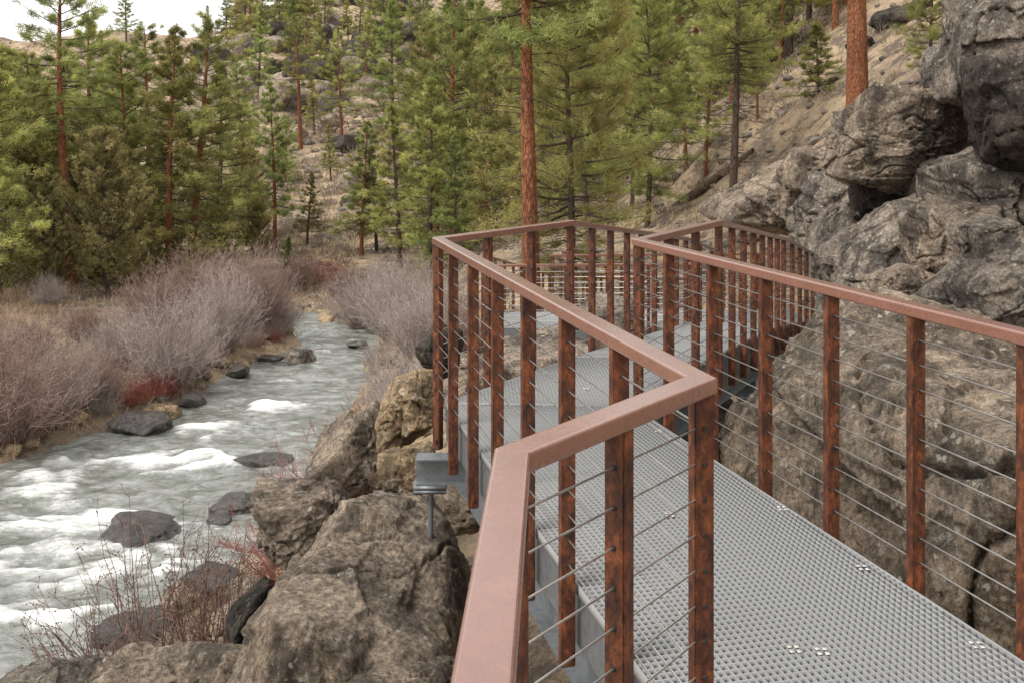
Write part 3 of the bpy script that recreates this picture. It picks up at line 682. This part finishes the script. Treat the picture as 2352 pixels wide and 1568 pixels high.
# ------------------------------------------------------------------ walkway
def offset_poly(P, d):
    P = np.array(P, float); n = len(P); O = P.copy()
    for i in range(n):
        if i > 0: a = P[i, :2]-P[i-1, :2]; a /= np.linalg.norm(a)
        if i < n-1: b = P[i+1, :2]-P[i, :2]; b /= np.linalg.norm(b)
        if i == 0: a = b
        if i == n-1: b = a
        na = np.array([-a[1], a[0]]); nb = np.array([-b[1], b[0]]); mm = na+nb; mm /= np.linalg.norm(mm)
        O[i, :2] += mm*d/max(.35, mm@na)
    return O
def sweep(P, prof, name, mat, parent):
    rings = [offset_poly(P, o)+np.array([0, 0, z]) for o, z in prof]
    R = np.stack(rings, 1); n, k, _ = R.shape; V = R.reshape(-1, 3); Qs = []
    for i in range(n-1):
        for j in range(k): j2 = (j+1) % k; Qs.append((i*k+j, i*k+j2, (i+1)*k+j2, (i+1)*k+j))
    me = bpy.data.meshes.new(name); me.from_pydata([tuple(p) for p in V], [], Qs+[tuple(range(k)), tuple(range((n-1)*k, n*k))[::-1]]); me.update()
    bm = bmesh.new(); bm.from_mesh(me); bmesh.ops.recalc_face_normals(bm, faces=bm.faces); bm.to_mesh(me); bm.free()
    me.materials.append(mat); return obj(name, me, parent)
def rrect(w, z0, z1, r, n=4):
    o = []
    for cx_, cz, a0 in ((w/2-r, z1-r, 0), (-w/2+r, z1-r, 90), (-w/2+r, z0+r, 180), (w/2-r, z0+r, 270)):
        for q in range(n+1):
            a = math.radians(a0+90*q/n); o.append((cx_+r*math.cos(a), cz+r*math.sin(a)))
    return o
RH = 1.07
pbm = bmesh.new(); bmesh.ops.create_cube(pbm, size=1)
for v in pbm.verts: v.co = (v.co.x*.046, v.co.y*.056, (v.co.z+.5)*(RH-.044+.30)-.30)
bmesh.ops.bevel(pbm, geom=list(pbm.edges), offset=.004, segments=2, affect='EDGES')
post_me = bpy.data.meshes.new('post'); pbm.to_mesh(post_me); pbm.free(); post_me.materials.append(M['post'])
bb = bmesh.new()
for sgn in (-1, 1):
    r_ = bmesh.ops.create_cone(bb, cap_ends=True, segments=18, radius1=.017, radius2=.017, depth=.004)
    for v in r_['verts']: v.co = Vector((sgn*(.025+v.co.z), v.co.x, v.co.y-.245))
    r_ = bmesh.ops.create_cone(bb, cap_ends=True, segments=6, radius1=.012, radius2=.012, depth=.012)
    for v in r_['verts']: v.co = Vector((sgn*(.032+v.co.z), v.co.x, v.co.y-.245))
bmesh.ops.recalc_face_normals(bb, faces=bb.faces)
bolt_me = bpy.data.meshes.new('bolt'); bb.to_mesh(bolt_me); bb.free(); bolt_me.materials.append(M['post'])
NC = 10; CH = [.09+q*.094 for q in range(NC)]
bb = bmesh.new()
for h in CH:
    for sgn in (-1, 1):
        r_ = bmesh.ops.create_cone(bb, cap_ends=True, segments=10, radius1=.0075, radius2=.0055, depth=.007)
        for v in r_['verts']: v.co = Vector((sgn*(.0255+v.co.z), v.co.x, v.co.y+h))
bmesh.ops.recalc_face_normals(bb, faces=bb.faces)
grom_me = bpy.data.meshes.new('grommets'); bb.to_mesh(grom_me); bb.free(); grom_me.materials.append(M['black'])
def railing(P, label, fine=True, counts=None):
    P = np.array(P, float); root = thing('cable_railing', label, 'railing', (0, 0, 0))
    sweep(P, rrect(.075, RH-.046, RH, .008), 'top_rail', M['rail'], root)
    for h in CH:
        v, q = tubes((P+np.array([0, 0, h]))[None], np.full((1, len(P)), .0031 if fine else .005), 6)
        obj('cable', np_mesh('cable', v, q, M['cable'], True), root)
    n = len(P)
    for i in range(n-1):
        a, b = P[i], P[i+1]; L = np.linalg.norm(b[:2]-a[:2]); k = counts[i] if counts else max(1, round(L/.7)); sh = 0
        if isinstance(k, tuple): k, sh = k
        ang = math.atan2(b[1]-a[1], b[0]-a[0])
        for j in range(k+(1 if i == n-2 else 0)):
            p = a+(b-a)*(j+(sh if j else 0))/k
            po = obj('post', post_me, root, p, ang); obj('bolt', bolt_me, po)
            if fine: obj('grommets', grom_me, po)
    return root
L4 = (-.135, -1.3, 0); L3 = (.0, 2.03, 0); L2 = (.505, 2.66, 0); L1 = (-.48, 6.46, 0); L0 = (.46, 7.85, 0); C1L = (2.2, 12.6, -.6); C2L = (3.9, 17.0, -1.42)
Rn0 = (1.45, -1.3, 0); Rn = (2.19, 1.6, 0); R1 = (.81, 6.38, 0); R0 = (1.63, 7.85, 0); C1R = (3.3, 12.1, -.55); C2R = (5.4, 17.3, -1.42)
railing([L4, L3, L2, L1, L0, C1L, C2L], 'rust brown cable railing zigzagging along the river side of the walkway', counts=[6, 2, (7, .1), 3, 8, 5])
railing([Rn0, Rn, R1, R0, C1R, C2R], 'rust brown cable railing along the cliff side of the walkway', counts=[5, (9, .18), 3, 7, 6])
D1 = (-.5, 17.05, -1.5); D2 = (-.5, 18.5, -1.5); E1 = (.9, 24, -2.6); E2 = (3.6, 26.5, -2.9)
DR1 = (5.3, 18.9, -1.5); DR2 = (.75, 18.55, -1.5); ER1 = (2.1, 23.4, -2.6); ER2 = (4.6, 25.4, -2.9)
railing([(3.75, 17.02, -1.46), D1, D2, E1, E2], 'distant lower cable railing on the near side of the landing', fine=False)
railing([(5.45, 17.5, -1.46), DR1, DR2, ER1, ER2], 'distant lower cable railing on the far side of the landing', fine=False)

def clip_line(poly, o, d):
    t0, t1 = -1e9, 1e9; n = len(poly); c = np.mean(poly, 0)
    for i in range(n):
        a = poly[i]; e = poly[(i+1) % n]-a; nn = np.array([-e[1], e[0]])
        if nn@(c-a) < 0: nn = -nn
        den = nn@d; num = nn@(a-o)
        if abs(den) < 1e-9:
            if num > 0: return None
        elif den > 0: t0 = max(t0, num/den)
        else: t1 = min(t1, num/den)
    return (t0, t1) if t1-t0 > .01 else None
def grating(poly, dirn, root, pitch=(.026, .034), th=(.0044, .005)):
    P = np.array(poly, float); p2 = P[:, :2]
    A = np.c_[P[:, :2], np.ones(len(P))]; co, *_ = np.linalg.lstsq(A, P[:, 2], rcond=None)
    zf = lambda p: float(co[0]*p[0]+co[1]*p[1]+co[2])
    d = np.array(dirn, float)[:2]; d /= np.linalg.norm(d); nrm = np.array([-d[1], d[0]]); mb = MB()
    for dd, nn, pt, t, z0 in ((d, nrm, pitch[0], th[0], -.034), (nrm, d, pitch[1], th[1], -.02)):
        pr = p2@nn
        for k in np.arange(math.ceil(pr.min()/pt), math.floor(pr.max()/pt)+1):
            o = nn*k*pt+dd*(p2.mean(0)@dd); r_ = clip_line(p2, o, dd)
            if r_ is None: continue
            a = o+dd*r_[0]; b = o+dd*r_[1]
            mb.bar((*a, zf(a)), (*b, zf(b)), t, z0, 0 if z0 < -.03 else -.001)
    n = len(P)
    for i in range(n): mb.bar(P[i], P[(i+1) % n], .006, -.04, .002)
    return mb.build('grating_panel', M['grate'], root)
def off(P, d): return [tuple(p) for p in offset_poly(P, d)]
Li = off([L4, L3, L2, L1, L0, C1L, C2L], -.045); Ri = off([Rn0, Rn, R1, R0, C1R, C2R], .045)
deck = thing('boardwalk_deck', 'galvanised steel grating walkway winding between river and cliff', 'walkway', (0, 0, 0))
def lerp(a, b, t): return tuple(np.array(a)+(np.array(b)-np.array(a))*t)
grating([Li[0], Ri[0], Ri[1], Li[2], Li[1]], (0, 1), deck)
grating([lerp(Li[2], Li[3], .002), lerp(Li[2], Li[3], .998), lerp(Ri[1], Ri[2], .998), lerp(Ri[1], Ri[2], .002)], np.array(L1)-np.array(L2), deck)
g = .006
grating([lerp(Li[3], Li[4], g), lerp(Li[3], Li[4], 1-g), lerp(Ri[2], Ri[3], 1-g), lerp(Ri[2], Ri[3], g)], np.array(L0)-np.array(L1), deck, (.03, .04))
for t0, t1 in ((.003, .5), (.503, .997)):
    grating([lerp(Li[4], Li[5], t0), lerp(Li[4], Li[5], t1), lerp(Ri[3], Ri[4], t1), lerp(Ri[3], Ri[4], t0)], np.array(C1L)-np.array(L0), deck, (.034, .05))
grating([lerp(Li[5], Li[6], .003), Li[6], Ri[5], lerp(Ri[4], Ri[5], .003)], np.array(C2L)-np.array(C1L), deck, (.04, .06))
def chan(P, side, name='edge_beam'):
    s = side
    return sweep(P, [(0, -.045), (s*.06, -.045), (s*.06, -.055), (s*.008, -.055), (s*.008, -.23), (s*.06, -.23), (s*.06, -.24), (0, -.24)], name, M['galv'], deck)
chan(offset_poly([L4, L3, L2, L1, L0, C1L, C2L], -.05), -1); chan(offset_poly([Rn0, Rn, R1, R0, C1R, C2R], .05), 1)
def ibeam(a, b, z1, h, w, name, parent):
    a = np.array(a, float); b = np.array(b, float); P = np.array([a, b]); t = .009
    return sweep(P, [(-w/2, z1), (w/2, z1), (w/2, z1-t), (t/2, z1-t), (t/2, z1-h+t), (w/2, z1-h+t), (w/2, z1-h), (-w/2, z1-h), (-w/2, z1-h+t), (-t/2, z1-h+t), (-t/2, z1-t), (-w/2, z1-t)], name, M['galv'], parent)
def joists(A, B, C_, D_, n):
    for q in range(n):
        t = (q+.5)/n; a = lerp(A, B, t); b = lerp(C_, D_, t); v = np.array(b)-np.array(a)
        ibeam(np.array(a)+v*.04, np.array(b)-v*.04, -.075, .15, .05, 'cross_beam', deck)
joists(Li[2], Li[3], Ri[1], Ri[2], 7); joists(Li[3], Li[4], Ri[2], Ri[3], 3); joists(Li[4], Li[5], Ri[3], Ri[4], 6); joists(Li[0], Li[1], Ri[0], Ri[1], 4)
for s, A_, B_ in ((-.2, Li[2], Li[3]), (.2, Ri[1], Ri[2]), (-.2, Li[3], Li[4]), (.2, Ri[2], Ri[3]), (-.2, Li[4], Li[5]), (.2, Ri[3], Ri[4]), (.2, Ri[4], Ri[5]), (-.2, Li[5], Li[6])):
    q = offset_poly([A_, B_], s*.4); ibeam(q[0], q[1], -.245, .2, .13, 'main_girder', deck)
def rod(x, y, z1, z0, parent, r=.017):
    n = int((z1-z0)/.008); zz = np.linspace(z0, z1, n*2); rr = np.where(np.arange(n*2) % 2, r, r*.82)
    v, q = tubes(np.stack([0*zz+x, 0*zz+y, zz], -1)[None], rr[None], 12); obj('threaded_rod', np_mesh('threaded_rod', v, q, M['galv'], True), parent)
def support(c, d, ext, inn, zt=-.25, zfoot=-2):
    c = np.array(c, float); d = np.array([*d, 0.]); d /= np.linalg.norm(d)
    ibeam(c-d*inn, c+d*ext, zt, .16, .14, 'bracket_beam', deck)
    p = c+d*(ext-.09); z = c[2]+zt-.16
    mb = MB(); mb.box((p[0]-.1, p[1]-.09, z-.022), (p[0]+.1, p[1]+.09, z-.003)); mb.box((p[0]-.1, p[1]-.09, z-.045), (p[0]+.1, p[1]+.09, z-.027)); mb.build('bearing_plate', M['galv'], deck)
    bm2 = bmesh.new(); r_ = bmesh.ops.create_cone(bm2, cap_ends=True, segments=6, radius1=.032, radius2=.032, depth=.03)
    for v in r_['verts']: v.co += Vector((p[0], p[1], z-.06))
    me = bpy.data.meshes.new('nut'); bm2.to_mesh(me); bm2.free(); me.materials.append(M['galv']); obj('nut', me, deck)
    rod(p[0], p[1], z-.02, zfoot, deck)
support((-.36, 6.25, 0), (-1, -.02), .24, .9, zt=-.28, zfoot=-1.2)
support((R1[0], R1[1], 0), (1, .05), .0, .7, zt=-.45, zfoot=-1.6)
support((R0[0], R0[1], 0), (1, -.2), .0, .7, zt=-.45, zfoot=-1.8)
support((2.5, 10.2, -.3), (1, -.3), .0, .8, zt=-.45, zfoot=-2)
support((1.6, 9.4, -.2), (-1, .3), .3, .3, zt=-.25, zfoot=-2.4)
clips = [(1815, 1500), (1880, 1505), (1975, 1310), (2238, 1490), (1790, 1172), (1530, 1187), (1505, 992), (1240, 1060), (1340, 895), (1620, 800)]
for px, py in clips:
    Y = F*EYE/(py-HY); x = (px-CX)/F*Y
    mb = MB()
    for dx in (0, .025):
        for dy in (0, .031): mb.box((x+dx, Y+dy, .0025), (x+dx+.016, Y+dy+.016, .005))
    mb.build('grating_clip', M['clip'], deck)
low = thing('boardwalk_deck', 'distant lower landing of grey steel grating beyond the railing corner', 'walkway', (0, 0, 0))
grating([(-.45, 17.1, -1.5), (5.3, 17.1, -1.5), (5.25, 18.85, -1.5), (-.45, 18.48, -1.5)], (1, 0), low, (.04, .06), (.007, .007))
grating([(-.42, 18.5, -1.5), (.72, 18.5, -1.5), (2.05, 23.4, -2.6), (.95, 24, -2.65)], (1.3, 5.2), low, (.05, .08), (.008, .008))
grating([(.95, 24.02, -2.65), (2.08, 23.42, -2.6), (4.55, 25.4, -2.9), (3.6, 26.45, -2.9)], (3, 2), low, (.05, .08), (.008, .008))
for P_ in ([(3.8, 17.08, -1.5), (-.44, 17.1, -1.5), (-.44, 18.5, -1.5), (.95, 24, -2.62)], [(5.3, 18.85, -1.5), (.72, 18.5, -1.5), (2.1, 23.4, -2.6)]):
    sweep(P_, [(-.03, -.24), (.03, -.24), (.03, -.045), (-.03, -.045)], 'edge_beam', M['galv'], low)
for x in (-.3, 1.0, 2.5, 4.0):
    ibeam((x, 16.9, -1.5), (x, 18.8, -1.5), -.24, .2, .14, 'cross_beam', low); rod(x, 17.0, -1.9, -3.3, low, .03)

# ------------------------------------------------------------------ light, world, camera
W = bpy.data.worlds.new('World'); bpy.context.scene.world = W; W.use_nodes = True; nt = W.node_tree
bg = nt.nodes['Background']; sky = nt.nodes.new('ShaderNodeTexSky'); sky.sky_type = 'NISHITA'; sky.sun_disc = False
sky.sun_elevation = math.radians(52); sky.sun_rotation = math.radians(235)
cl = mix(nt, .8, sky.outputs[0], (11.4, 11.1, 10.7)); nt.links.new(cl, bg.inputs[0]); bg.inputs[1].default_value = .138
L = bpy.data.lights.new('sun', 'SUN'); L.energy = 3.0; L.angle = math.radians(35); L.color = (1, .94, .85)
lo = bpy.data.objects.new('sun', L); COL.objects.link(lo)
el = math.radians(52); az = math.radians(235)
sd = Vector((math.sin(az)*math.cos(el), math.cos(az)*math.cos(el), math.sin(el)))
lo.rotation_euler = sd.to_track_quat('Z', 'Y').to_euler()
cam = bpy.data.cameras.new('camera'); cam.lens = 35; cam.sensor_width = 36; cam.shift_y = -(784-HY)/2352; cam.clip_end = 2000; cam.clip_start = .05
c = bpy.data.objects.new('camera', cam); COL.objects.link(c); c.location = (0, 0, EYE); c.rotation_euler = (PI/2, 0, 0)
bpy.context.scene.camera = c
S = bpy.context.scene; S.view_settings.view_transform = 'Standard'; S.view_settings.look = 'None'; S.view_settings.exposure = 0
